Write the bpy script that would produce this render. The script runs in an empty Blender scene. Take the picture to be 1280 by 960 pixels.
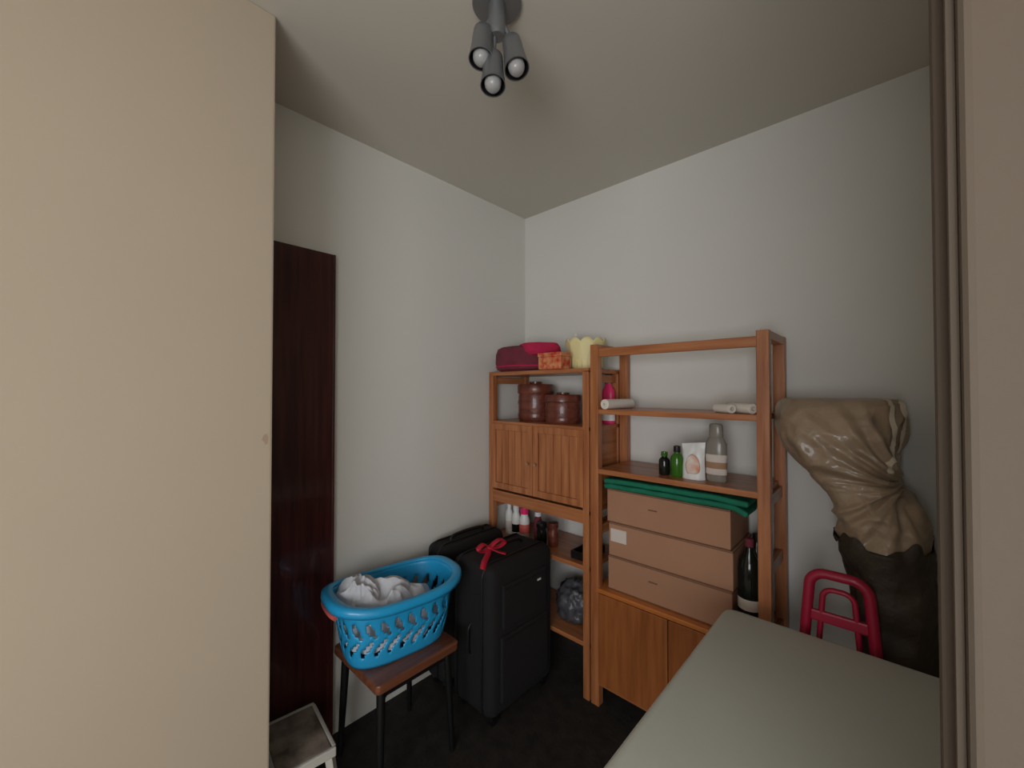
import bpy, bmesh, math, random
from mathutils import Vector, Matrix, noise
random.seed(4)
scene=bpy.context.scene
col=scene.collection

# ------------------------------------------------------------------ materials
def srgb(r,g,b):
    def f(c):
        c/=255.0
        return c/12.92 if c<=0.04045 else ((c+0.055)/1.055)**2.4
    return (f(r),f(g),f(b),1)
def mat(name,c,rough=0.6,metal=0.0,bump=0.0,bscale=40,var=0.0,vscale=3,c2=None,trans=0,coat=0,stretch=(1,1,1),detail=4,ior=1.45,bdist=0.01):
    m=bpy.data.materials.new(name); m.use_nodes=True
    nt=m.node_tree; b=nt.nodes['Principled BSDF']
    b.inputs['Base Color'].default_value=c
    b.inputs['Roughness'].default_value=rough
    b.inputs['Metallic'].default_value=metal
    b.inputs['Transmission Weight'].default_value=trans
    b.inputs['Coat Weight'].default_value=coat
    b.inputs['IOR'].default_value=ior
    tc=nt.nodes.new('ShaderNodeTexCoord')
    mp=nt.nodes.new('ShaderNodeMapping'); mp.inputs['Scale'].default_value=stretch
    nt.links.new(tc.outputs['Object'],mp.inputs['Vector'])
    if var>0 or c2:
        n=nt.nodes.new('ShaderNodeTexNoise'); n.inputs['Scale'].default_value=vscale; n.inputs['Detail'].default_value=detail
        nt.links.new(mp.outputs['Vector'],n.inputs['Vector'])
        r=nt.nodes.new('ShaderNodeValToRGB')
        r.color_ramp.elements[0].position=0.35; r.color_ramp.elements[1].position=0.65
        if c2 is None: c2=tuple(x*(1-var) for x in c[:3])+(1,)
        r.color_ramp.elements[0].color=c2; r.color_ramp.elements[1].color=c
        nt.links.new(n.outputs['Fac'],r.inputs['Fac']); nt.links.new(r.outputs['Color'],b.inputs['Base Color'])
    if bump>0:
        n2=nt.nodes.new('ShaderNodeTexNoise'); n2.inputs['Scale'].default_value=bscale; n2.inputs['Detail'].default_value=6
        nt.links.new(mp.outputs['Vector'],n2.inputs['Vector'])
        bp=nt.nodes.new('ShaderNodeBump'); bp.inputs['Strength'].default_value=bump; bp.inputs['Distance'].default_value=bdist
        nt.links.new(n2.outputs['Fac'],bp.inputs['Height']); nt.links.new(bp.outputs['Normal'],b.inputs['Normal'])
    return m
def wood(name,c,c2,axis='z',rough=0.4,coat=0.2):
    st={'x':(1,14,14),'y':(14,1,14),'z':(14,14,1)}[axis]
    return mat(name,c,rough,c2=c2,vscale=3.0,stretch=st,detail=6,bump=0.15,bscale=6,coat=coat)

M={}
M['wall']=mat('paint_cool_white',srgb(221,220,214),0.8,var=0.03,vscale=1.5,bump=0.05,bscale=60,bdist=0.004)
M['cream']=mat('paint_cream',srgb(186,171,151),0.75,var=0.05,vscale=1.2,bump=0.06,bscale=55,bdist=0.004)
M['hall']=mat('hall_wall_bounce',srgb(226,222,214),0.8)  # unseen hall walls, set near white to bounce more light
M['hallfloor_bounce']=mat('hall_floor_bounce',srgb(178,168,152),0.6,var=0.1,vscale=4)  # unseen hall floor, made pale to bounce light onto ceiling and walls
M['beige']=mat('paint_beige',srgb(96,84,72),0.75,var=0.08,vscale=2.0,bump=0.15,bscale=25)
M['ceil']=mat('paint_ceiling',srgb(203,198,187),0.85,var=0.03,vscale=1.0,bump=0.04,bscale=60,bdist=0.004)
M['floor']=mat('dark_floor',srgb(42,37,32),0.8,c2=srgb(26,23,21),vscale=18,bump=0.3,bscale=60)
M['chip']=mat('plaster_chip',srgb(172,148,128),0.9)
pc,pc2=srgb(182,118,74),srgb(152,90,52)
for a in 'xyz': M['pine'+a]=wood('pine_'+a,pc,pc2,a)
M['pinetop']=wood('pine_orange_x',srgb(204,128,64),srgb(178,102,48),'x',0.3,0.4)
M['pinedoor']=wood('pine_orange_z',srgb(160,96,50),srgb(136,76,38),'z',0.35,0.3)
M['mahog']=wood('dark_mahogany',srgb(76,36,33),srgb(54,22,21),'z',0.3,0.5)
M['stoolwood']=wood('stool_walnut',srgb(124,76,52),srgb(98,58,40),'y',0.35,0.3)
M['black']=mat('black_metal',srgb(18,18,18),0.4)
M['fabric']=mat('black_nylon',srgb(21,20,21),0.85,bump=0.4,bscale=300,bdist=0.002)
M['fabric2']=mat('black_trim',srgb(14,14,15),0.5)
M['blue']=mat('blue_plastic',srgb(36,156,210),0.35,coat=0.2)
M['salmon']=mat('salmon_plastic',srgb(214,100,92),0.45)
M['cloth']=mat('white_cloth',srgb(206,208,214),0.9,bump=0.2,bscale=30,var=0.1,vscale=9)
M['red']=mat('red_ribbon',srgb(180,24,50),0.5)
M['tabletop']=mat('table_laminate',srgb(194,196,186),0.6,var=0.03,vscale=3,bump=0.03,bscale=60)
M['tableedge']=mat('table_edge',srgb(210,211,203),0.5)
M['steel']=mat('brushed_steel',srgb(150,152,155),0.35,metal=0.9)
M['lamp']=mat('lamp_metal',srgb(128,130,132),0.38,metal=0.6)
M['lampin']=mat('lamp_shade_inside',srgb(30,30,32),0.6)
M['bulb']=mat('bulb_glass',srgb(190,190,190),0.12,trans=0.3)
M['card']=mat('cardboard',srgb(168,124,96),0.8,var=0.08,vscale=3,bump=0.1,bscale=50)
M['cardline']=mat('cardboard_edge',srgb(112,80,58),0.85)
M['label']=mat('paper_label',srgb(208,196,186),0.7)
M['green']=mat('green_fabric',srgb(12,112,84),0.75,var=0.2,vscale=20,bump=0.3,bscale=60)
M['burg']=mat('burgundy_fabric',srgb(116,44,58),0.85,var=0.25,vscale=12,bump=0.4,bscale=70)
M['burg2']=mat('crimson_cloth',srgb(184,32,76),0.85,bump=0.5,bscale=30)
M['tin']=mat('patterned_tin',srgb(186,44,32),0.4,c2=srgb(216,150,100),vscale=34)
M['yellow']=mat('cream_yellow_plastic',srgb(236,224,166),0.5,bump=0.2,bscale=80)
M['redwood']=wood('reddish_wood',srgb(118,60,44),srgb(86,40,30),'x',0.4,0.3)
M['pink']=mat('pink_plastic',srgb(232,50,112),0.35)
M['white']=mat('white_plastic',srgb(225,225,222),0.4)
M['dwhite']=mat('dirty_white_paint',srgb(196,192,182),0.5,var=0.1,vscale=15,bump=0.1)
M['worn']=mat('worn_step_top',srgb(154,140,126),0.8,c2=srgb(92,76,66),vscale=13,detail=8)
M['paper']=mat('paper_roll',srgb(224,216,204),0.7,bump=0.2,bscale=40)
M['kraft']=mat('kraft_roll',srgb(160,125,95),0.7)
M['gglass']=mat('green_glass',srgb(64,120,36),0.15,trans=0.3)
M['dglass']=mat('dark_glass',srgb(24,26,22),0.12)
M['lotion']=mat('grey_lotion_plastic',srgb(140,134,124),0.25,trans=0.1)
M['orange']=mat('orange_print',srgb(214,130,90),0.6,c2=srgb(225,220,210),vscale=18)
M['plasticbag']=mat('grey_plastic_bag',srgb(90,90,95),0.3,trans=0.3,bump=0.8,bscale=25)
M['wrap']=mat('brown_wrap',srgb(174,150,124),0.4,var=0.28,vscale=6,bump=0.7,bscale=13,coat=0.25,bdist=0.02)
M['bundle_shade']=mat('brown_wrap_shade',srgb(74,62,50),0.6,var=0.35,vscale=5,bump=0.7,bscale=13,bdist=0.02)  # darkened wrap colour, shade painted onto the lower bundle
M['wrapt']=mat('packing_tape',srgb(170,148,122),0.3,coat=0.4,bump=0.3,bscale=25)
M['wrapi']=mat('wrap_foam_end',srgb(214,200,178),0.6,bump=0.4,bscale=40)
M['chairred']=mat('crimson_plastic',srgb(158,20,52),0.45,coat=0.1)

# ------------------------------------------------------------------ helpers
def E(name):
    e=bpy.data.objects.new(name,None); e.empty_display_size=0.05; col.objects.link(e); return e
def link(name,me,m,parent=None,smooth=False):
    o=bpy.data.objects.new(name,me); col.objects.link(o)
    if m is not None: me.materials.append(M[m] if isinstance(m,str) else m)
    if parent: o.parent=parent
    if smooth:
        for p in me.polygons: p.use_smooth=True
    return o
def box(name,x0,x1,y0,y1,z0,z1,m,parent=None,bev=0.0,seg=2,mtx=None):
    bm=bmesh.new(); bmesh.ops.create_cube(bm,size=1)
    bmesh.ops.scale(bm,vec=(x1-x0,y1-y0,z1-z0),verts=bm.verts)
    if bev>0: bmesh.ops.bevel(bm,geom=bm.edges[:],offset=bev,segments=seg,profile=0.6,affect='EDGES')
    bmesh.ops.translate(bm,vec=((x0+x1)/2,(y0+y1)/2,(z0+z1)/2),verts=bm.verts)
    if mtx is not None: bmesh.ops.transform(bm,matrix=mtx,verts=bm.verts)
    me=bpy.data.meshes.new(name); bm.to_mesh(me); bm.free()
    return link(name,me,m,parent,smooth=False)
def lathe(name,prof,loc,m,parent=None,n=32,rot=None,sx=1,sy=1,closed=False,mod=None):
    vs=[];fs=[]
    for (r,z) in prof:
        for i in range(n):
            a=2*math.pi*i/n
            rr=r*(mod(a,z) if mod else 1)
            vs.append(Vector((rr*math.cos(a)*sx,rr*math.sin(a)*sy,z)))
    k=len(prof)
    for j in range(k-1):
        for i in range(n):
            fs.append((j*n+i,j*n+(i+1)%n,(j+1)*n+(i+1)%n,(j+1)*n+i))
    if not closed:
        if prof[0][0]>1e-5: fs.append(tuple(range(n))[::-1])
        if prof[-1][0]>1e-5: fs.append(tuple((k-1)*n+i for i in range(n)))
    if rot is not None: vs=[rot@v for v in vs]
    vs=[v+Vector(loc) for v in vs]
    me=bpy.data.meshes.new(name); me.from_pydata(vs,[],fs); me.update()
    bm=bmesh.new(); bm.from_mesh(me); bmesh.ops.remove_doubles(bm,verts=bm.verts,dist=1e-5)
    bmesh.ops.recalc_face_normals(bm,faces=bm.faces); bm.to_mesh(me); bm.free()
    o=link(name,me,m,parent,True)
    try: me.set_sharp_from_angle(angle=math.radians(40))
    except Exception: pass
    return o
def tube(name,pts,r,m,parent=None,cyc=False,res=6):
    cu=bpy.data.curves.new(name,'CURVE'); cu.dimensions='3D'; cu.bevel_depth=r; cu.bevel_resolution=res; cu.use_fill_caps=True
    s=cu.splines.new('POLY'); s.points.add(len(pts)-1)
    for p,q in zip(s.points,pts): p.co=(q[0],q[1],q[2],1)
    s.use_cyclic_u=cyc
    o=bpy.data.objects.new(name,cu)
    me=bpy.data.meshes.new_from_object(o); bpy.data.objects.remove(o)
    me.materials.clear()
    return link(name,me,m,parent,True)
def smoothpts(P,n=8,cyc=False):
    out=[];P=[Vector(p) for p in P];L=len(P)
    rng=range(L) if cyc else range(L-1)
    for i in rng:
        if cyc: p0,p1,p2,p3=P[(i-1)%L],P[i],P[(i+1)%L],P[(i+2)%L]
        else: p0,p1,p2,p3=P[max(i-1,0)],P[i],P[i+1],P[min(i+2,L-1)]
        for k in range(n):
            t=k/n
            out.append(0.5*((2*p1)+(-p0+p2)*t+(2*p0-5*p1+4*p2-p3)*t*t+(-p0+3*p1-3*p2+p3)*t**3))
    if not cyc: out.append(P[-1])
    return out
def aim(d):
    return Vector((0,0,1)).rotation_difference(Vector(d).normalized()).to_matrix()

# ------------------------------------------------------------------ room shell
H=2.656
XL,YB,XP,YP=-1.80,2.06,-1.38,0.412
box('floor',-2.0,1.9,0.36,2.2,-0.1,0,'floor')
box('unseen_floor_hall',-2.0,1.9,-2.0,0.36,-0.1,0,'hallfloor_bounce')
box('ceiling',-2.0,1.9,-2.0,2.2,H,H+0.1,'ceil')
box('wall_left',XL-0.1,XL,YP,YB+0.1,0,H,'wall')
box('wall_back',XL,0.75,YB,YB+0.1,0,H,'wall')
box('wall_partition',XL-0.1,XP,-1.9,YP,0,H,'cream',bev=0.006)
box('wall_entry',0.042,1.8,0.49,0.578,0,H,'beige',bev=0.008,seg=3)
box('wall_right',0.75,0.85,0.578,YB+0.1,0,H,'wall')
box('unseen_wall_side',1.7,1.8,-1.9,0.49,0,H,'hall')
YF=-1.8
WX0,WX1=-0.22,1.62
box('unseen_wall_front_lower',XP,1.7,YF-0.1,YF,0,0.65,'hall')
box('unseen_wall_front_upper',XP,1.7,YF-0.1,YF,2.05,H,'hall')
box('unseen_wall_front_left',XP,WX0,YF-0.1,YF,0.65,2.05,'hall')
box('unseen_wall_front_right',WX1,1.7,YF-0.1,YF,0.65,2.05,'hall')
w=E('window_1')
for nm,a in dict(frame_bottom=(WX0,WX1,.65,.69),frame_top=(WX0,WX1,2.01,2.05),frame_left=(WX0,WX0+.04,.69,2.01),frame_right=(WX1-.04,WX1,.69,2.01),mullion=(.68,.72,.69,2.01)).items():
    box(nm,a[0],a[1],YF-0.07,YF-0.03,a[2],a[3],'white',w)
me=bpy.data.meshes.new('plaster_chip')
pts=[(0.388,1.366),(0.396,1.370),(0.401,1.358),(0.399,1.340),(0.393,1.336),(0.390,1.345),(0.383,1.352)]
me.from_pydata([(XP+0.0005,a,b) for a,b in pts],[],[tuple(range(len(pts)))]); link('trim_3',me,'chip')
d=E('door_1')
box('leaf',XL+0.002,XL+0.03,YP+0.005,0.768,0.006,2.09,'mahog',d,bev=0.003)
box('edge_lipping',XL+0.002,XL+0.033,0.760,0.771,0.006,2.09,'mahog',d,bev=0.003)
box('trim_1',0.030,0.042,0.545,0.574,0,H,'beige',bev=0.003)
box('trim_2',0.036,0.042,0.505,0.516,0,H,'beige',bev=0.002)

# ------------------------------------------------------------------ shelving : left unit
def planks_door(p,pre,x0,x1,y,z0,z1,m,n=5):
    fw=0.035
    box(pre+'_panel',x0+fw,x1-fw,y+0.010,y+0.016,z0+fw,z1-fw,m,p)
    box(pre+'_stile_l',x0,x0+fw,y,y+0.018,z0,z1,m,p,0.002)
    box(pre+'_stile_r',x1-fw,x1,y,y+0.018,z0,z1,m,p,0.002)
    box(pre+'_rail_b',x0+fw,x1-fw,y,y+0.018,z0,z0+fw,m,p,0.002)
    box(pre+'_rail_t',x0+fw,x1-fw,y,y+0.018,z1-fw,z1,m,p,0.002)
    wd=(x1-x0-2*fw)/n
    for i in range(n):
        box(pre+'_plank_%d'%i,x0+fw+i*wd+0.002,x0+fw+(i+1)*wd-0.002,y+0.005,y+0.012,z0+fw,z1-fw,m,p,0.004)
Y0,Y1=1.71,2.04
L=E('shelf_cabinet')
xa,xb=-1.785,-1.085
for nm,x,y in (('post_fl',xa,Y0),('post_fr',xb-0.035,Y0),('post_bl',xa,Y1-0.035),('post_br',xb-0.035,Y1-0.035)):
    box(nm,x,x+0.035,y,y+0.035,0,1.60,'pinez',L,0.003)
for i,z in enumerate((1.61,0.64,0.27)):
    box('shelf_%d'%i,xa,xb,Y0+(0 if i==0 else 0.003),Y1,z-0.022,z,'pinex',L,0.003)
box('cabinet_top',xa,xb,Y0+0.002,Y1,1.30,1.32,'pinex',L,0.002)
box('cabinet_bottom',xa,xb,Y0+0.002,Y1,0.89,0.91,'pinex',L,0.002)
box('cabinet_back',xa+0.02,xb-0.02,Y1-0.012,Y1-0.004,0.91,1.30,'pinez',L)
box('cabinet_side_l',xa+0.008,xa+0.022,Y0+0.03,Y1-0.03,0.91,1.30,'piney',L)
box('cabinet_side_r',xb-0.022,xb-0.008,Y0+0.03,Y1-0.03,0.91,1.30,'piney',L)
box('apron',xa+0.03,xb-0.03,Y0+0.004,Y0+0.02,0.845,0.89,'pinex',L)
planks_door(L,'door_l',xa+0.028,-1.437,Y0-0.008,0.925,1.305,'pinez')
planks_door(L,'door_r',-1.433,xb-0.028,Y0-0.008,0.925,1.305,'pinez')
for i,x in enumerate((-1.462,-1.408)):
    lathe('knob_%d'%i,[(0.005,0),(0.005,0.008),(0.010,0.014),(0.010,0.020),(0,0.022)],(x,Y0-0.008,1.10),'kraft',L,16,rot=aim((0,-1,0)))
for i,z in enumerate((1.54,0.80,0.45,0.15)):
    for j,x in enumerate((xa+0.01,xb-0.025)):
        box('side_rail_%d_%d'%(i,j),x,x+0.015,Y0+0.03,Y1-0.03,z,z+0.04,'piney',L)

# ------------------------------------------------------------------ shelving : right unit
R=E('bookcase')
xa2,xb2=-1.075,-0.325
pw=0.042
for nm,x,y in (('post_fl',xa2,Y0),('post_fr',xb2-pw,Y0),('post_bl',xa2,Y1-0.04),('post_br',xb2-pw,Y1-0.04)):
    box(nm,x,x+pw,y,y+0.04,0,1.722,'pinez',R,0.003)
box('top_rail_front',xa2+pw,xb2-pw,Y0+0.008,Y0+0.03,1.662,1.702,'pinex',R,0.003)
for j,x in enumerate((xa2+0.01,xb2-pw+0.01)):
    box('side_top_%d'%j,x-0.008,x+0.030,Y0+0.04,Y1-0.04,1.69,1.722,'piney',R,0.003)
    for i,z in enumerate((1.06,0.80,0.47,0.1)):
        box('side_rail_%d_%d'%(i,j),x,x+0.02,Y0+0.04,Y1-0.04,z,z+0.045,'piney',R,0.002)
for i,z in enumerate((1.41,1.125)):
    box('shelf_%d'%i,xa2+pw*0.8,xb2-pw*0.6,Y0+0.006,Y1-0.006,z-0.024,z,'pinex',R,0.003)
box('cabinet_top',xa2+0.03,xb2-0.03,Y0-0.004,Y1-0.004,0.54,0.56,'pinetop',R,0.003)
box('cabinet_bottom',xa2+0.03,xb2-0.03,Y0+0.006,Y1-0.006,0.10,0.12,'pinex',R,0.002)
box('cabinet_back',xa2+0.03,xb2-0.03,Y1-0.02,Y1-0.012,0.12,0.54,'pinex',R)
box('cabinet_side_l',xa2+0.012,xa2+0.028,Y0+0.03,Y1-0.03,0.10,0.56,'piney',R)
box('cabinet_side_r',xb2-0.028,xb2-0.012,Y0+0.03,Y1-0.03,0.10,0.56,'piney',R)
xm=(xa2+xb2)/2
for nm,x0,x1 in (('door_l',xa2+pw+0.002,xm-0.002),('door_r',xm+0.002,xb2-pw-0.002)):
    box(nm,x0,x1,Y0-0.004,Y0+0.014,0.115,0.537,'pinedoor',R,0.003)

# ------------------------------------------------------------------ things on left unit
b=E('fabric_basket')
lathe('body',[(0.150,0),(0.176,0.012),(0.182,0.05),(0.182,0.10),(0.174,0.130),(0.150,0.142),(0.09,0.148),(0,0.15)],(-1.585,1.835,1.61),'burg',b,48,sx=1.08,sy=0.95,mod=lambda a,z:1+0.02*math.sin(5*a)+0.012*math.sin(11*a+z*40))
tube('rim_piping',[(-1.585+0.195*math.cos(a),1.835+0.172*math.sin(a),1.61+0.028) for a in [2*math.pi*i/40 for i in range(40)]],0.005,'burg2',b,True)
lathe('folded_cloth',[(0.12,-0.03),(0.134,-0.01),(0.130,0.015),(0.118,0.035),(0,0.048)],(-1.475,1.80,1.728),'burg2',b,32,sx=0.95,sy=0.85,mod=lambda a,z:1+0.08*math.sin(4*a+z*30))
t=E('patterned_tin_box')
box('body',-1.372,-1.225,1.675,1.76,1.61,1.675,'tin',t,0.004); box('lid',-1.375,-1.222,1.672,1.763,1.675,1.697,'tin',t,0.005)
y=E('scalloped_basket')
n=120
vs=[];fs=[]
yc=(-1.225,1.905)
for j in range(11):
    tt=j/10; r=0.076+0.032*tt
    for i in range(n):
        a=2*math.pi*i/n
        h=0.150*tt + (0.022*abs(math.sin(5*a)))*tt**4
        rr=r*(1+0.015*tt*math.cos(10*a))
        vs.append((yc[0]+rr*math.cos(a),yc[1]+rr*math.sin(a),1.61+h))
for j in range(10):
    for i in range(n): fs.append((j*n+i,j*n+(i+1)%n,(j+1)*n+(i+1)%n,(j+1)*n+i))
fs.append(tuple(range(n))[::-1])
me=bpy.data.meshes.new('shell'); me.from_pydata(vs,[],fs)
o=link('shell',me,'yellow',y,True); s=o.modifiers.new('s','SOLIDIFY'); s.thickness=0.004; s.offset=-1
for i in range(20):
    a=2*math.pi*i/20
    box('rib_%d'%i,0.086,0.091,-0.002,0.002,1.625,1.70,'yellow',y,mtx=Matrix.Translation((yc[0],yc[1],0))@Matrix.Rotation(a,4,'Z'))
tube('stick',[(-1.25,1.90,1.63),(-1.285,1.90,1.80)],0.003,'white',y)
lathe('stick_tip',[(0,0),(0.007,0.006),(0.005,0.02),(0,0.024)],(-1.285,1.90,1.795),'white',y,12)
def woodpot(x,y_,z,r,h):
    p=E('wooden_lidded_pot')
    lathe('body',[(r*0.95,0),(r,0.01),(r*1.0,h*0.62),(r*0.97,h*0.68)],(x,y_,z),'redwood',p,40)
    lathe('lid',[(r*1.02,h*0.68),(r*1.05,h*0.70),(r*1.05,h*0.88),(r*1.0,h*0.92),(r*0.4,h*0.93),(r*0.36,h*0.94),(r*0.36,h*0.99),(0,h)],(x,y_,z),'redwood',p,40)
    for k,f in enumerate((0.10,0.42)):
        lathe('hoop_%d'%k,[(r*1.0,h*f),(r*1.03,h*f),(r*1.03,h*(f+0.08)),(r*1.0,h*(f+0.08))],(x,y_,z),'redwood',p,40,closed=True)
woodpot(-1.575,1.90,1.32,0.105,0.235)
woodpot(-1.345,1.86,1.32,0.098,0.170)
def bottle(name,x,y_,z,r,h,m,mc,cap=0.15,lab=None,sy=1.0,neck=0.4,mlab=None):
    p=E(name); hb=h*(1-cap)
    lathe('body',[(r*0.9,0),(r,0.006),(r,hb*0.72),(r*0.9,hb*0.82),(r*neck,hb*0.93),(r*neck,hb)],(x,y_,z),m,p,24,sy=sy)
    lathe('cap',[(r*neck*1.15,hb*0.98),(r*neck*1.2,hb),(r*neck*1.15,h-0.003),(0,h)],(x,y_,z),mc,p,20,sy=sy)
    if lab:
        lathe('label',[(r*1.015,hb*lab[0]),(r*1.02,hb*lab[0]+0.001),(r*1.02,hb*lab[1]-0.001),(r*1.015,hb*lab[1])],(x,y_,z),mlab or 'label',p,24,sy=sy,closed=True)
    return p
bottle('shampoo_bottle',-1.122,1.965,1.32,0.038,0.268,'pink','black',0.17,(0.08,0.42),0.6,0.5,'white')
bottle('toiletry_bottle',-1.70,1.80,0.64,0.024,0.20,'white','white',0.2,(0.2,0.5),neck=0.5)
bottle('toiletry_bottle',-1.635,1.79,0.64,0.026,0.19,'white','white',0.2,(0.2,0.5),neck=0.6,mlab='dglass')
bottle('toiletry_bottle',-1.57,1.79,0.64,0.030,0.185,'white','pink',0.2,(0.25,0.6),neck=0.7,mlab='salmon')
bottle('toiletry_bottle',-1.51,1.84,0.64,0.024,0.16,'burg','white',0.15,None,neck=0.7)
bottle('glass_jar',-1.45,1.80,0.64,0.030,0.12,'dglass','black',0.2,None,neck=0.9)
bottle('glass_jar',-1.385,1.82,0.64,0.028,0.13,'redwood','redwood',0.2,None,neck=0.9)
k=E('black_tray')
box('base',-1.22,-1.125,1.75,1.93,0.64,0.65,'black',k,0.003)
for i,a in enumerate(((-1.22,-1.212,1.75,1.93),(-1.133,-1.125,1.75,1.93),(-1.212,-1.133,1.75,1.758),(-1.212,-1.133,1.922,1.93))):
    box('side_%d'%i,a[0],a[1],a[2],a[3],0.65,0.68,'black',k,0.002)
def blob(name,c,sx,sy,sz,m,amp=0.15,fr=4,seed=0,sub=4,parent=None,flat=True,ridge=False):
    bm=bmesh.new(); bmesh.ops.create_icosphere(bm,subdivisions=sub,radius=1)
    for v in bm.verts:
        p=v.co.copy(); q=p*fr*0.5+Vector((seed,seed*2,seed*3))
        nn=noise.fractal(q,1.0,2.0,4)
        if ridge: nn=(0.5-abs(noise.noise(q)))*1.2-abs(noise.noise(q*2.1))*0.7
        p*=1+amp*nn
        if flat and p.z<-0.75: p.z=-0.75
        v.co=Vector((p.x*sx,p.y*sy,(p.z+(0.75 if flat else 0))*sz))+Vector(c)
    me=bpy.data.meshes.new(name); bm.to_mesh(me); bm.free()
    return link(name,me,m,parent,True)
blob('plastic_bag',(-1.27,1.86,0.27),0.09,0.08,0.11,'plasticbag',0.5,5,3,ridge=True)

# ------------------------------------------------------------------ things on right unit
def roll(p,nm,a,b_,r,m):
    a=Vector(a);b_=Vector(b_);L_=(b_-a).length
    prof=[(r*0.45,0.01),(r*0.45,0),(r*0.9,0),(r,0.002),(r*1.0,L_-0.002),(r*0.9,L_),(r*0.45,L_),(r*0.45,0.01)]
    return lathe(nm,prof,a,m,p,24,rot=aim(b_-a),closed=True)
p=E('paper_roll'); roll(p,'sheet',(-1.0,1.715,1.434),(-0.975,1.93,1.434),0.024,'paper'); roll(p,'inner_sheet',(-1.0,1.712,1.434),(-0.975,1.935,1.434),0.013,'paper')
p=E('paper_roll_bundle')
roll(p,'roll_1',(-0.385,1.75,1.430),(-0.49,1.83,1.430),0.020,'paper')
roll(p,'roll_2',(-0.375,1.81,1.429),(-0.51,1.89,1.429),0.019,'kraft')
roll(p,'roll_3',(-0.455,1.74,1.428),(-0.53,1.80,1.428),0.018,'paper')
p=E('lotion_bottle')
lathe('body',[(0.036,0),(0.040,0.008),(0.037,0.07),(0.041,0.12),(0.040,0.155),(0.030,0.178),(0.024,0.186)],(-0.535,1.81,1.125),'lotion',p,32,sy=0.55)
lathe('cap',[(0.026,0.184),(0.028,0.188),(0.026,0.230),(0.022,0.237),(0,0.238)],(-0.535,1.81,1.125),'lotion',p,32,sy=0.6)
lathe('label',[(0.0385,0.03),(0.0410,0.032),(0.0395,0.07),(0.0425,0.11),(0.040,0.112)],(-0.535,1.81,1.125),'label',p,32,sy=0.57,closed=True)
lathe('label_print',[(0.041,0.055),(0.0415,0.056),(0.042,0.080),(0.0415,0.081)],(-0.535,1.81,1.125),'kraft',p,32,sy=0.58,sx=0.99,closed=True)
p=E('snack_pouch')
vs=[];fs=[];nx,nz=14,18
for s_ in (-1,1):
    for j in range(nz+1):
        for i in range(nx+1):
            u=i/nx*2-1; v=j/nz
            th=0.026*(1-u*u)**0.5*(1-v**3)+0.001
            vs.append((-0.622+u*0.048*(1-0.06*math.sin(v*3.1)),1.80+s_*th+0.004*noise.noise(Vector((u*3,v*5,s_))),1.125+v*0.152+0.006*u*v))
o_=(nx+1)*(nz+1)
for s_ in range(2):
    for j in range(nz):
        for i in range(nx):
            a=s_*o_+j*(nx+1)+i; f=(a,a+1,a+nx+2,a+nx+1); fs.append(f if s_==0 else f[::-1])
me=bpy.data.meshes.new('pouch'); me.from_pydata(vs,[],fs); link('pouch',me,'white',p,True)
blob('print',(-0.617,1.772,1.15),0.030,0.006,0.045,'orange',0.1,3,1,3,p)
bottle('green_oil_bottle',-0.692,1.80,1.125,0.027,0.135,'gglass','black',0.2,None,neck=0.45)
bottle('dark_glass_bottle',-0.748,1.80,1.125,0.024,0.105,'dglass','gglass',0.2,None,neck=0.5)
for k,z in enumerate((0.56,0.718,0.876)):
    c=E('cardboard_box'); dx=(0,0.004,-0.004)[k]
    box('carton',-1.0+dx,-0.462+dx,1.745,2.02,z,z+0.156,'card',c,0.004)
    box('lid_seam',-1.001+dx,-0.461+dx,1.744,2.021,z+0.150,z+0.1535,'cardline',c)
    box('bottom_seam',-1.001+dx,-0.461+dx,1.744,2.021,z+0.002,z+0.005,'cardline',c)
    if k==1: box('label',-0.985,-0.905,1.7425,1.745,z+0.07,z+0.13,'label',c)
    else: box('print',-0.80,-0.76,1.7435,1.745,z+0.09,z+0.096,'cardline',c)
p=E('folded_green_cloth')
nx,ny=44,18
for l in range(2):
    vs=[];fs=[]
    for j in range(ny+1):
        for i in range(nx+1):
            u=i/nx;v=j/ny
            X=-1.012+0.615*u+0.006*noise.noise(Vector((v*4,l,2))); Y=1.722+0.29*v+0.008*noise.noise(Vector((u*6,l*2,2)))
            dr=0.018*max(0,u-0.92)/0.08 if l==0 else 0
            th=0.026*(1-0.25*abs(2*u-1)**6)
            Z=1.0385+l*0.025+th*0.9+0.003*noise.noise(Vector((u*7,v*4,l)))-dr
            vs.append((X,Y,Z))
    for j in range(ny):
        for i in range(nx):
            a=j*(nx+1)+i; fs.append((a,a+1,a+nx+2,a+nx+1))
    me=bpy.data.meshes.new('fold_%d'%l); me.from_pydata(vs,[],fs); o=link('fold_%d'%l,me,'green',p,True)
    s=o.modifiers.new('s','SOLIDIFY'); s.thickness=0.023; s.offset=-1
    b_=o.modifiers.new('b','BEVEL'); b_.width=0.008; b_.segments=3
bottle('dark_soda_bottle',-0.412,1.79,0.56,0.041,0.37,'dglass','burg',0.07,(0.3,0.42),neck=0.32)
bottle('dark_soda_bottle',-0.410,1.90,0.56,0.041,0.36,'dglass','black',0.07,(0.3,0.5),neck=0.32,mlab='black')

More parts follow.
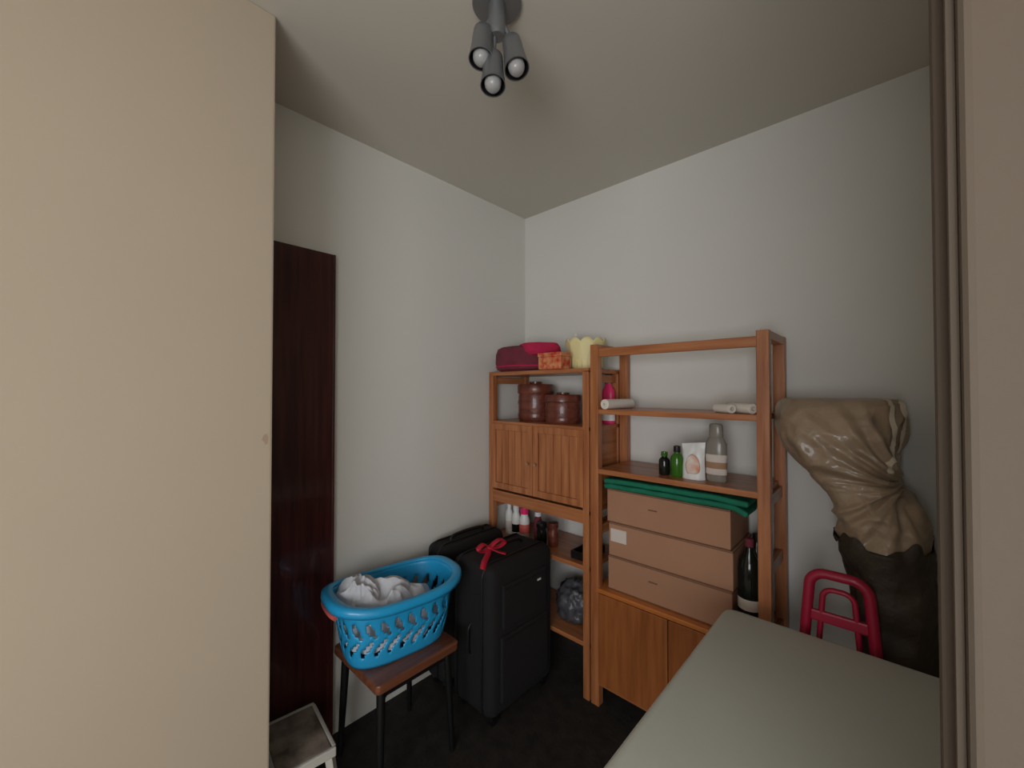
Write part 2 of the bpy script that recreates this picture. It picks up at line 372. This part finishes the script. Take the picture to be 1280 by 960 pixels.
# ------------------------------------------------------------------ table
T=E('table')
def rrect(x0,x1,y0,y1,r,n=8):
    pts=[]
    for cx,cy,a0 in ((x1-r,y1-r,0),(x0+r,y1-r,90),(x0+r,y0+r,180),(x1-r,y0+r,270)):
        for i in range(n+1):
            a=math.radians(a0+90*i/n); pts.append((cx+r*math.cos(a),cy+r*math.sin(a)))
    return pts
def slab(name,pts,z0,z1,m,parent,bev=0.006):
    bm=bmesh.new(); vs=[bm.verts.new((x,y,z0)) for x,y in pts]; f=bm.faces.new(vs)
    r=bmesh.ops.extrude_face_region(bm,geom=[f]); bmesh.ops.translate(bm,vec=(0,0,z1-z0),verts=[v for v in r['geom'] if isinstance(v,bmesh.types.BMVert)])
    bmesh.ops.recalc_face_normals(bm,faces=bm.faces)
    if bev:
        ed=[e for e in bm.edges if abs(e.verts[0].co.z-e.verts[1].co.z)<1e-6]
        bmesh.ops.bevel(bm,geom=ed,offset=bev,segments=3,profile=0.5,affect='EDGES')
    me=bpy.data.meshes.new(name); bm.to_mesh(me); bm.free()
    o=link(name,me,m,parent,True)
    try: me.set_sharp_from_angle(angle=math.radians(50))
    except Exception: pass
    return o
slab('top',rrect(-0.43,0.66,0.61,1.552,0.035),0.705,0.75,'tabletop',T,0.008)
slab('edge_band',rrect(-0.434,0.664,0.606,1.556,0.038),0.71,0.742,'tableedge',T,0.004)
for i,(x,y_) in enumerate(((-0.37,0.67),(0.60,0.67),(-0.37,1.49),(0.60,1.49))):
    tube('leg_%d'%i,[(x,y_,0),(x,y_,0.71)],0.014,'steel',T)
tube('brace_1',[(-0.37,0.67,0.2),(0.60,0.67,0.2)],0.009,'steel',T); tube('brace_2',[(-0.37,1.49,0.2),(0.60,1.49,0.2)],0.009,'steel',T)

# ------------------------------------------------------------------ stool + laundry basket
S=E('stool')
slab('seat',rrect(-1.70,-1.34,0.74,1.115,0.02),0.415,0.45,'stoolwood',S,0.006)
box('apron_1',-1.67,-1.37,0.775,0.795,0.375,0.415,'black',S); box('apron_2',-1.67,-1.37,1.06,1.08,0.375,0.415,'black',S)
box('apron_3',-1.665,-1.645,0.795,1.06,0.375,0.415,'black',S); box('apron_4',-1.395,-1.375,0.795,1.06,0.375,0.415,'black',S)
for i,(sx_,sy_) in enumerate(((-1,-1),(1,-1),(-1,1),(1,1))):
    a=Vector((-1.52+sx_*0.14,0.9275+sy_*0.15,0.415)); b_=Vector((-1.52+sx_*0.16,0.9275+sy_*0.165,0.0))
    lathe('leg_%d'%i,[(0.011,0),(0.017,(a-b_).length)],b_,'black',S,16,rot=aim(a-b_))

B=E('laundry_basket')
N,MZ=168,20
bc=Vector((-1.53,0.925)); rotb=math.radians(-8)
AR,BR=0.240,0.160
def bpt(a,A,Bx,z,e=3.0):
    c,s=math.cos(a),math.sin(a)
    x=Bx*math.copysign(abs(c)**(2/e),c); y_=A*math.copysign(abs(s)**(2/e),s)
    return Vector((bc.x+x*math.cos(rotb)-y_*math.sin(rotb),bc.y+x*math.sin(rotb)+y_*math.cos(rotb),z))
zb,zt=0.451,0.70
fine=[bpt(2*math.pi*i/2000,0.25,0.16,0) for i in range(2001)]
cum=[0]
for i in range(2000): cum.append(cum[-1]+(fine[i+1]-fine[i]).length)
ang=[];kk=0
for i in range(N):
    tgt=cum[-1]*i/N
    while cum[kk+1]<tgt: kk+=1
    ang.append(2*math.pi*kk/2000)
vs=[];fs=[]
for j in range(MZ+1):
    t_=j/MZ
    A=0.195+(AR-0.195)*t_**0.7; Bx=0.118+(BR-0.118)*t_**0.7
    for i in range(N):
        dip=0.010*math.cos(2*ang[i])*t_**3
        vs.append(bpt(ang[i],A,Bx,zb+(zt-zb)*t_-dip))
def leaf(k,lean,i):
    u=(i-lean*k)%7
    return u in {0:(2,3),1:(1,2,3),2:(1,2,3,4),3:(2,3,4),4:(3,4)}[k]
def hole(i,j):
    if 4<=j<=8: return leaf(j-4,1,i)
    if 10<=j<=14: return leaf(j-10,-1,i)
    return False
for j in range(MZ):
    for i in range(N):
        if not hole(i,j): fs.append((j*N+i,j*N+(i+1)%N,(j+1)*N+(i+1)%N,(j+1)*N+i))
me=bpy.data.meshes.new('shell'); me.from_pydata(vs,[],fs)
o=link('shell',me,'blue',B,True); s=o.modifiers.new('s','SOLIDIFY'); s.thickness=0.004; s.offset=-1
me=bpy.data.meshes.new('bottom'); me.from_pydata([vs[i]+Vector((0,0,0.003)) for i in range(N)],[],[tuple(range(N))]); link('bottom',me,'blue',B)
rv=[];rf=[]
prof_r=((-0.002,0.0),(0.0,0.006),(0.012,0.008),(0.022,0.004),(0.024,-0.010),(0.021,-0.024))
for k_,(dA,dz) in enumerate(prof_r):
    for i in range(N):
        dip=0.010*math.cos(2*ang[i])
        ex=0.014*max(0,abs(math.sin(ang[i]))-0.7)/0.3 if 1<k_ else 0
        rv.append(bpt(ang[i],AR+dA+ex,BR+dA,zt+dz-dip))
for k_ in range(5):
    for i in range(N): rf.append((k_*N+i,k_*N+(i+1)%N,(k_+1)*N+(i+1)%N,(k_+1)*N+i))
me=bpy.data.meshes.new('rim'); me.from_pydata(rv,[],rf); o=link('rim',me,'blue',B,True)
s=o.modifiers.new('s','SOLIDIFY'); s.thickness=0.003; s.offset=-1
for i,sg in enumerate((-1,1)):
    pts=[bpt(sg*math.pi/2+a,AR+0.030,BR+0.01,0.672) for a in [x*0.04 for x in range(-8,9)]]
    tube('handle_%d'%i,pts,0.009,'salmon',B)
C=E('crumpled_laundry')
def drape(name,c,sx,sy,h,seed,m,pw_=4,rot=rotb):
    nx=90; vs=[];fs=[]
    for j in range(nx+1):
        for i in range(nx+1):
            u=i/nx*2-1; v=j/nx*2-1
            uu=u*math.sqrt(1-v*v/2); vv=v*math.sqrt(1-u*u/2); rr=math.hypot(uu,vv)
            q=Vector((uu*1.2+seed,vv*1.5,seed)); w_=noise.noise(q*0.7)*1.2
            z=h*(1-rr**pw_)+0.050*(0.4-abs(noise.noise(q+Vector((w_,w_,0)))))*1.6+0.008*(0.4-abs(noise.noise(q*2.1+Vector((w_*2,0,3)))))*2
            vs.append((c[0]+uu*sx*math.cos(rot)-vv*sy*math.sin(rot),c[1]+uu*sx*math.sin(rot)+vv*sy*math.cos(rot),c[2]+z))
    for j in range(nx):
        for i in range(nx):
            a=j*(nx+1)+i; fs.append((a,a+1,a+nx+2,a+nx+1))
    me=bpy.data.meshes.new(name); me.from_pydata(vs,[],fs); return link(name,me,m,C,True)
drape('sheet',(-1.53,0.925,0.50),0.125,0.205,0.15,1.7,'cloth')
drape('shirt',(-1.54,0.855,0.60),0.125,0.155,0.095,5.2,'cloth')
drape('towel',(-1.575,0.785,0.655),0.100,0.085,0.065,8.1,'cloth',3)

# ------------------------------------------------------------------ suitcases
def suitcase(x0,x1,y0,y1,h):
    p=E('suitcase')
    box('shell',x0+0.01,x1-0.012,y0+0.0,y1,0.045,h,'fabric',p,0.055,6)
    for q in p.children:
        for f in q.data.polygons: f.use_smooth=True
    xm=(x0+x1)/2
    for k_,x in enumerate((x0+0.055,x1-0.065)):
        rr=[(x,yy,zz) for yy,zz in rrect(y0-0.003,y1+0.003,0.043,h+0.003,0.06)]
        tube('welt_%d'%k_,rr,0.005,'fabric2',p,True)
    for nm,a,b_,c_,d_ in [('pocket_low',y0+0.06,y1-0.06,0.11,h*0.56),('pocket_high',y0+0.07,y1-0.07,h*0.60,h-0.09)]:
        box(nm,x1-0.02,x1-0.001,a,b_,c_,d_,'fabric',p,0.009,3)
        tube(nm+'_zip',[(x1-0.003,a+0.02,d_-0.02),(x1-0.003,b_-0.02,d_-0.02)],0.003,'fabric2',p)
    box('logo',x1-0.001,x1+0.001,(y0+y1)/2+0.08,(y0+y1)/2+0.105,h*0.80,h*0.812,'white',p)
    tube('top_handle',smoothpts([(xm,y0+0.10,h-0.005),(xm,y0+0.12,h+0.018),(xm,(y0+y1)/2,h+0.024),(xm,y1-0.12,h+0.018),(xm,y1-0.10,h-0.005)]),0.009,'fabric2',p)
    tube('side_handle',smoothpts([(xm,y0+0.005,h*0.42),(xm,y0-0.010,h*0.45),(xm,y0-0.012,h*0.52),(xm,y0-0.010,h*0.58),(xm,y0+0.005,h*0.61)]),0.007,'fabric2',p)
    for i,(a,b_) in enumerate(((x0+0.05,y0+0.05),(x1-0.05,y0+0.05),(x0+0.05,y1-0.05),(x1-0.05,y1-0.05))):
        lathe('wheel_%d'%i,[(0.010,-0.012),(0.024,-0.010),(0.025,0),(0.024,0.010),(0.010,0.012)],(a,b_,0.025),'black',p,20,rot=aim((1,0,0)))
        box('wheel_housing_%d'%i,a-0.018,a+0.018,b_-0.02,b_+0.02,0.03,0.07,'black',p,0.004)
    return p
f1=suitcase(-1.570,-1.275,1.245,1.695,0.715)
suitcase(-1.785,-1.60,1.245,1.68,0.72)
RB=f1
def strip(name,pts,wd,m,parent,up=Vector((0.3,0.2,1))):
    vs=[];fs=[];P=smoothpts(pts,8)
    for i,q in enumerate(P):
        tn=(P[min(i+1,len(P)-1)]-P[max(i-1,0)]).normalized(); sd=tn.cross(up).normalized()
        vs+= [q+sd*wd/2,q-sd*wd/2]
    for i in range(len(P)-1): fs.append((2*i,2*i+1,2*i+3,2*i+2))
    me=bpy.data.meshes.new(name); me.from_pydata(vs,[],fs); o=link(name,me,m,parent,True)
    s=o.modifiers.new('s','SOLIDIFY'); s.thickness=0.002
k0=Vector((-1.415,1.36,0.750))
strip('ribbon_loop_1',[k0,k0+Vector((0.01,0.05,0.025)),k0+Vector((0.015,0.09,0.01)),k0+Vector((0.01,0.05,-0.008)),k0],0.024,'red',RB)
strip('ribbon_loop_2',[k0,k0+Vector((0.0,-0.04,0.025)),k0+Vector((0.0,-0.075,0.008)),k0+Vector((0,-0.04,-0.008)),k0],0.024,'red',RB)
strip('ribbon_tail_1',[k0,k0+Vector((0.03,-0.04,-0.014)),k0+Vector((0.06,-0.09,-0.024)),k0+Vector((0.075,-0.115,-0.045))],0.026,'red',RB)
strip('ribbon_tail_2',[k0,k0+Vector((0.04,0.02,-0.015)),k0+Vector((0.07,0.04,-0.022))],0.024,'red',RB)
blob('ribbon_knot',k0-Vector((0,0,0.012)),0.012,0.014,0.014,'red',0.1,3,1,2,RB)

# ------------------------------------------------------------------ white step stool
W=E('step_stool')
zs=0.25
Mx=Matrix.Translation((-1.585,0.560,0))@Matrix.Rotation(math.radians(-6),4,'Z')
box('top_board',-0.125,0.125,-0.085,0.085,zs-0.022,zs+0.001,'worn',W,0.006,mtx=Mx)
box('rim_front',0.125,0.138,-0.095,0.095,zs-0.030,zs+0.002,'dwhite',W,0.004,mtx=Mx)
box('rim_back',-0.138,-0.125,-0.095,0.095,zs-0.030,zs+0.002,'dwhite',W,0.004,mtx=Mx)
box('rim_l',-0.125,0.125,-0.098,-0.085,zs-0.030,zs+0.002,'dwhite',W,0.004,mtx=Mx)
box('rim_r',-0.125,0.125,0.085,0.098,zs-0.030,zs+0.002,'dwhite',W,0.004,mtx=Mx)
for i,(a,b_) in enumerate(((1,-1),(1,1),(-1,-1),(-1,1))):
    p0=Mx@Vector((a*0.115,b_*0.078,zs-0.02)); p1=Mx@Vector((a*0.148,b_*0.105,0.0))
    bm_=(p0-p1)
    lathe('leg_%d'%i,[(0.014,0),(0.018,bm_.length)],p1,'dwhite',W,4,rot=aim(bm_))
for i,a in enumerate((1,-1)):
    box('stretcher_%d'%i,a*0.133-0.006,a*0.133+0.006,-0.09,0.09,0.09,0.12,'dwhite',W,mtx=Mx)

# ------------------------------------------------------------------ wrapped bundle leaning on back wall
G=E('wrapped_bundle')
rings=[
(1.472,-0.285,-0.01,1.90,0.07),(1.468,-0.315,0.015,1.90,0.11),(1.44,-0.334,0.03,1.893,0.14),(1.37,-0.332,0.034,1.88,0.16),(1.30,-0.306,0.024,1.875,0.165),
(1.24,-0.262,0.012,1.878,0.16),(1.195,-0.215,0.006,1.885,0.15),(1.165,-0.188,0.026,1.885,0.15),(1.12,-0.166,0.055,1.88,0.165),(1.05,-0.148,0.072,1.878,0.17),
(0.96,-0.132,0.079,1.878,0.168),(0.80,-0.105,0.090,1.88,0.16),(0.55,-0.08,0.10,1.88,0.15),(0.25,-0.07,0.115,1.88,0.15),(0.0,-0.06,0.12,1.88,0.14)]
NR=150; sub=12
vs=[];fs=[]
RR=smoothpts([Vector((r[1],r[2],r[3])) for r in rings],sub); Zs=smoothpts([Vector((r[0],r[4],0)) for r in rings],sub)
knot=Vector((0.02,1.73,1.19))
for q,zz in zip(RR,Zs):
    cx=(q.x+q.y)/2; hx=(q.y-q.x)/2; z=zz.x; hd=zz.y
    for i in range(NR):
        a=2*math.pi*i/NR; c_,s_=math.cos(a),math.sin(a)
        e=2/2.8
        x=cx+hx*math.copysign(abs(c_)**e,c_); y_=q.z+hd*math.copysign(abs(s_)**e,s_)
        P_=Vector((x,y_,z)); dk=P_-knot; dl=dk.length
        ph=math.atan2(dk.z,dk.x)
        pleat=(0.5-abs(noise.noise(Vector((math.cos(ph)*4.5,math.sin(ph)*4.5,dl*1.8)))*1.8))*min(1,dl/0.05)*math.exp(-max(0,dl-0.12)/0.2)
        pn=Vector((P_.x*6,P_.y*6,P_.z*7)); ww=noise.noise(pn*0.8)
        crease=0.4-abs(noise.noise(pn+Vector((ww*1.5,0,ww*1.5))))*1.3
        fine_=0.3-abs(noise.noise(P_*17+Vector((ww,ww,0))))
        disp=0.026*pleat+0.019*crease+0.010*fine_
        if z<0.3: disp*=0.4
        if x>-0.30 or disp<0: x+=c_*disp
        y_+=s_*disp
        if s_>0: y_=min(y_,2.056)
        vs.append((x,y_,max(z,0)))
nr=len(RR)
for j in range(nr-1):
    for i in range(NR): fs.append((j*NR+i,(j+1)*NR+i,(j+1)*NR+(i+1)%NR,j*NR+(i+1)%NR))
fs.append(tuple(range(NR))); fs.append(tuple((nr-1)*NR+i for i in range(NR))[::-1])
me=bpy.data.meshes.new('wrapped_body'); me.from_pydata(vs,[],fs); link('wrapped_body',me,'wrap',G,True)
def surf(j,i,off):
    cxx=sum(vs[j*NR+k][0] for k in range(0,NR,5))/(NR//5); cyy=sum(vs[j*NR+k][1] for k in range(0,NR,5))/(NR//5)
    x,y_,z=vs[j*NR+i%NR]; dv=Vector((x-cxx,y_-cyy,0)).normalized()*off
    return Vector((x+dv.x,min(y_+dv.y,2.058),z))
def ribbon(nm,i0,wd,j0,j1,off,m):
    v2=[];f2=[]
    for j in range(j0,j1+1):
        for k_ in range(wd+1):
            v2.append(surf(j,i0+k_+int(2.5*math.sin(math.pi*(j-j0)/(j1-j0))),off))
    for j in range(j1-j0):
        for k_ in range(wd):
            a=j*(wd+1)+k_; f2.append((a,a+wd+1,a+wd+2,a+1))
    me=bpy.data.meshes.new(nm); me.from_pydata(v2,[],f2); link(nm,me,m,G,True)
i0=int(NR*0.865)
ribbon('folded_edge',i0,3,4,sub*5,0.005,'wrapi')
ribbon('folded_edge_inner',i0+9,3,6,sub*4,0.004,'wrapi')
# lower half: thin darker shell, its colour paints the shade on the bundle
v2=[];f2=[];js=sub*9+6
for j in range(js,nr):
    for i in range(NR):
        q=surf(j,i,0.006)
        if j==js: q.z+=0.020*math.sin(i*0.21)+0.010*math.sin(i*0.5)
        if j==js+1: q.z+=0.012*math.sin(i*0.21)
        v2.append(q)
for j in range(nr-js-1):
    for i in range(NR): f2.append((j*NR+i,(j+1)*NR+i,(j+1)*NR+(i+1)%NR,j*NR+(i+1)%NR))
me=bpy.data.meshes.new('bundle_shade'); me.from_pydata(v2,[],f2); link('bundle_shade',me,'bundle_shade',G,True)

# ------------------------------------------------------------------ red plastic child chair
K=E('child_chair')
yk=1.63
def arch(w0,zt_,zb_,yy,r=0.06,fl=0.02):
    pts=[(-w0-fl,yy,zb_),(-w0,yy,zt_-r)]
    for i in range(1,8):
        a=math.pi-math.pi/2*i/8; pts.append((-w0+r+r*math.cos(a),yy,zt_-r+r*math.sin(a)))
    pts.append((-w0+r,yy,zt_)); pts.append((w0-r,yy,zt_))
    for i in range(1,8):
        a=math.pi/2-math.pi/2*i/8; pts.append((w0-r+r*math.cos(a),yy,zt_-r+r*math.sin(a)))
    pts+=[(w0,yy,zt_-r),(w0+fl,yy,zb_)]
    return [(-0.130+x,y_,z) for x,y_,z in pts]
tube('back_frame',arch(0.074,0.918,0.45,yk,0.045,0.034),0.015,'chairred',K)
tube('back_inner',arch(0.040,0.872,0.56,yk,0.03),0.008,'chairred',K)
box('slat_0',-0.210,-0.050,yk-0.008,yk+0.008,0.765,0.800,'chairred',K,0.006)
box('slat_1',-0.220,-0.040,yk-0.008,yk+0.008,0.64,0.68,'chairred',K,0.006)
slab('seat',rrect(-0.25,-0.01,1.38,1.655,0.04),0.44,0.465,'chairred',K)
for i,(a,b_) in enumerate(((-0.235,1.40),(-0.025,1.40),(-0.235,1.64),(-0.025,1.64))):
    lathe('leg_%d'%i,[(0.013,0),(0.018,0.445)],(a,b_,0),'chairred',K,16)

# ------------------------------------------------------------------ ceiling spotlight fitting
F=E('ceiling_spotlight')
fb=Vector((-0.85,0.845,H))
Rv=Vector((0.731,0.682,0)); Fv=Vector((-0.682,0.731,0))
lathe('ceiling_plate',[(0.070,-0.012),(0.073,-0.008),(0.073,0)],fb,'lamp',F,40)
lathe('hub',[(0.0,-0.11),(0.022,-0.105),(0.026,-0.09),(0.026,-0.012)],fb,'lamp',F,32)
def spot(k,piv,dr,ln=0.115):
    piv=Vector(piv); dr=Vector(dr).normalized(); rot=aim(dr)
    tube('arm_%d'%k,[fb+Vector((0,0,-0.06)),fb+(piv-fb)*0.6+Vector((0,0,-0.01)),piv],0.007,'lamp',F)
    lathe('joint_%d'%k,[(0,-0.018),(0.013,-0.012),(0.017,0),(0.013,0.012),(0,0.018)],piv,'lamp',F,16,rot=rot)
    lathe('shade_%d'%k,[(0.0,0.0),(0.020,0.0),(0.028,0.010),(0.030,0.03),(0.031,0.06),(0.036,ln-0.004),(0.037,ln),(0.0345,ln),(0.0335,ln-0.01)],piv,'lamp',F,36,rot=rot,closed=True)
    lathe('shade_inside_%d'%k,[(0.0335,ln-0.001),(0.0325,ln-0.02),(0.028,0.06),(0.0,0.04)],piv,'lampin',F,36,rot=rot,closed=True)
    lathe('bulb_%d'%k,[(0.010,0.045),(0.013,0.065),(0.021,0.084),(0.0255,0.102),(0.023,0.116),(0.015,0.127),(0,0.131)],piv,'bulb',F,28,rot=rot)
spot(1,fb-0.040*Rv+Vector((0,0,-0.080)),tuple(-0.04*Rv-0.22*Fv+Vector((0,0,-1))))
spot(2,fb+0.042*Rv+Vector((0,0,-0.112)),tuple(0.16*Rv-0.24*Fv+Vector((0,0,-1))))
spot(3,fb-0.010*Rv+Vector((0,0,-0.160)),tuple(0.0*Rv-0.24*Fv+Vector((0,0,-1))))

# ------------------------------------------------------------------ light
wd=bpy.data.worlds.new('world'); scene.world=wd; wd.use_nodes=True
wd.node_tree.nodes['Background'].inputs['Color'].default_value=(0.75,0.87,1,1); wd.node_tree.nodes['Background'].inputs['Strength'].default_value=0.6
ld=bpy.data.lights.new('window_daylight','AREA'); ld.shape='RECTANGLE'; ld.size=1.76; ld.size_y=1.3; ld.energy=58; ld.color=(0.98,0.985,1.0)
lo=bpy.data.objects.new('window_daylight',ld); col.objects.link(lo); lo.location=(0.70,YF+0.01,1.35)
lo.rotation_euler=(math.radians(90),0,0)

# ------------------------------------------------------------------ camera
cd=bpy.data.cameras.new('camera'); cd.sensor_width=36; cd.lens=36*510/1280; cd.clip_start=0.02
co=bpy.data.objects.new('camera',cd); col.objects.link(co); co.location=(0,0,1.5)
co.rotation_euler=(math.radians(90.9),0,math.radians(43))
scene.camera=co
scene.view_settings.view_transform='Standard'
scene.view_settings.look='None'
scene.view_settings.exposure=0
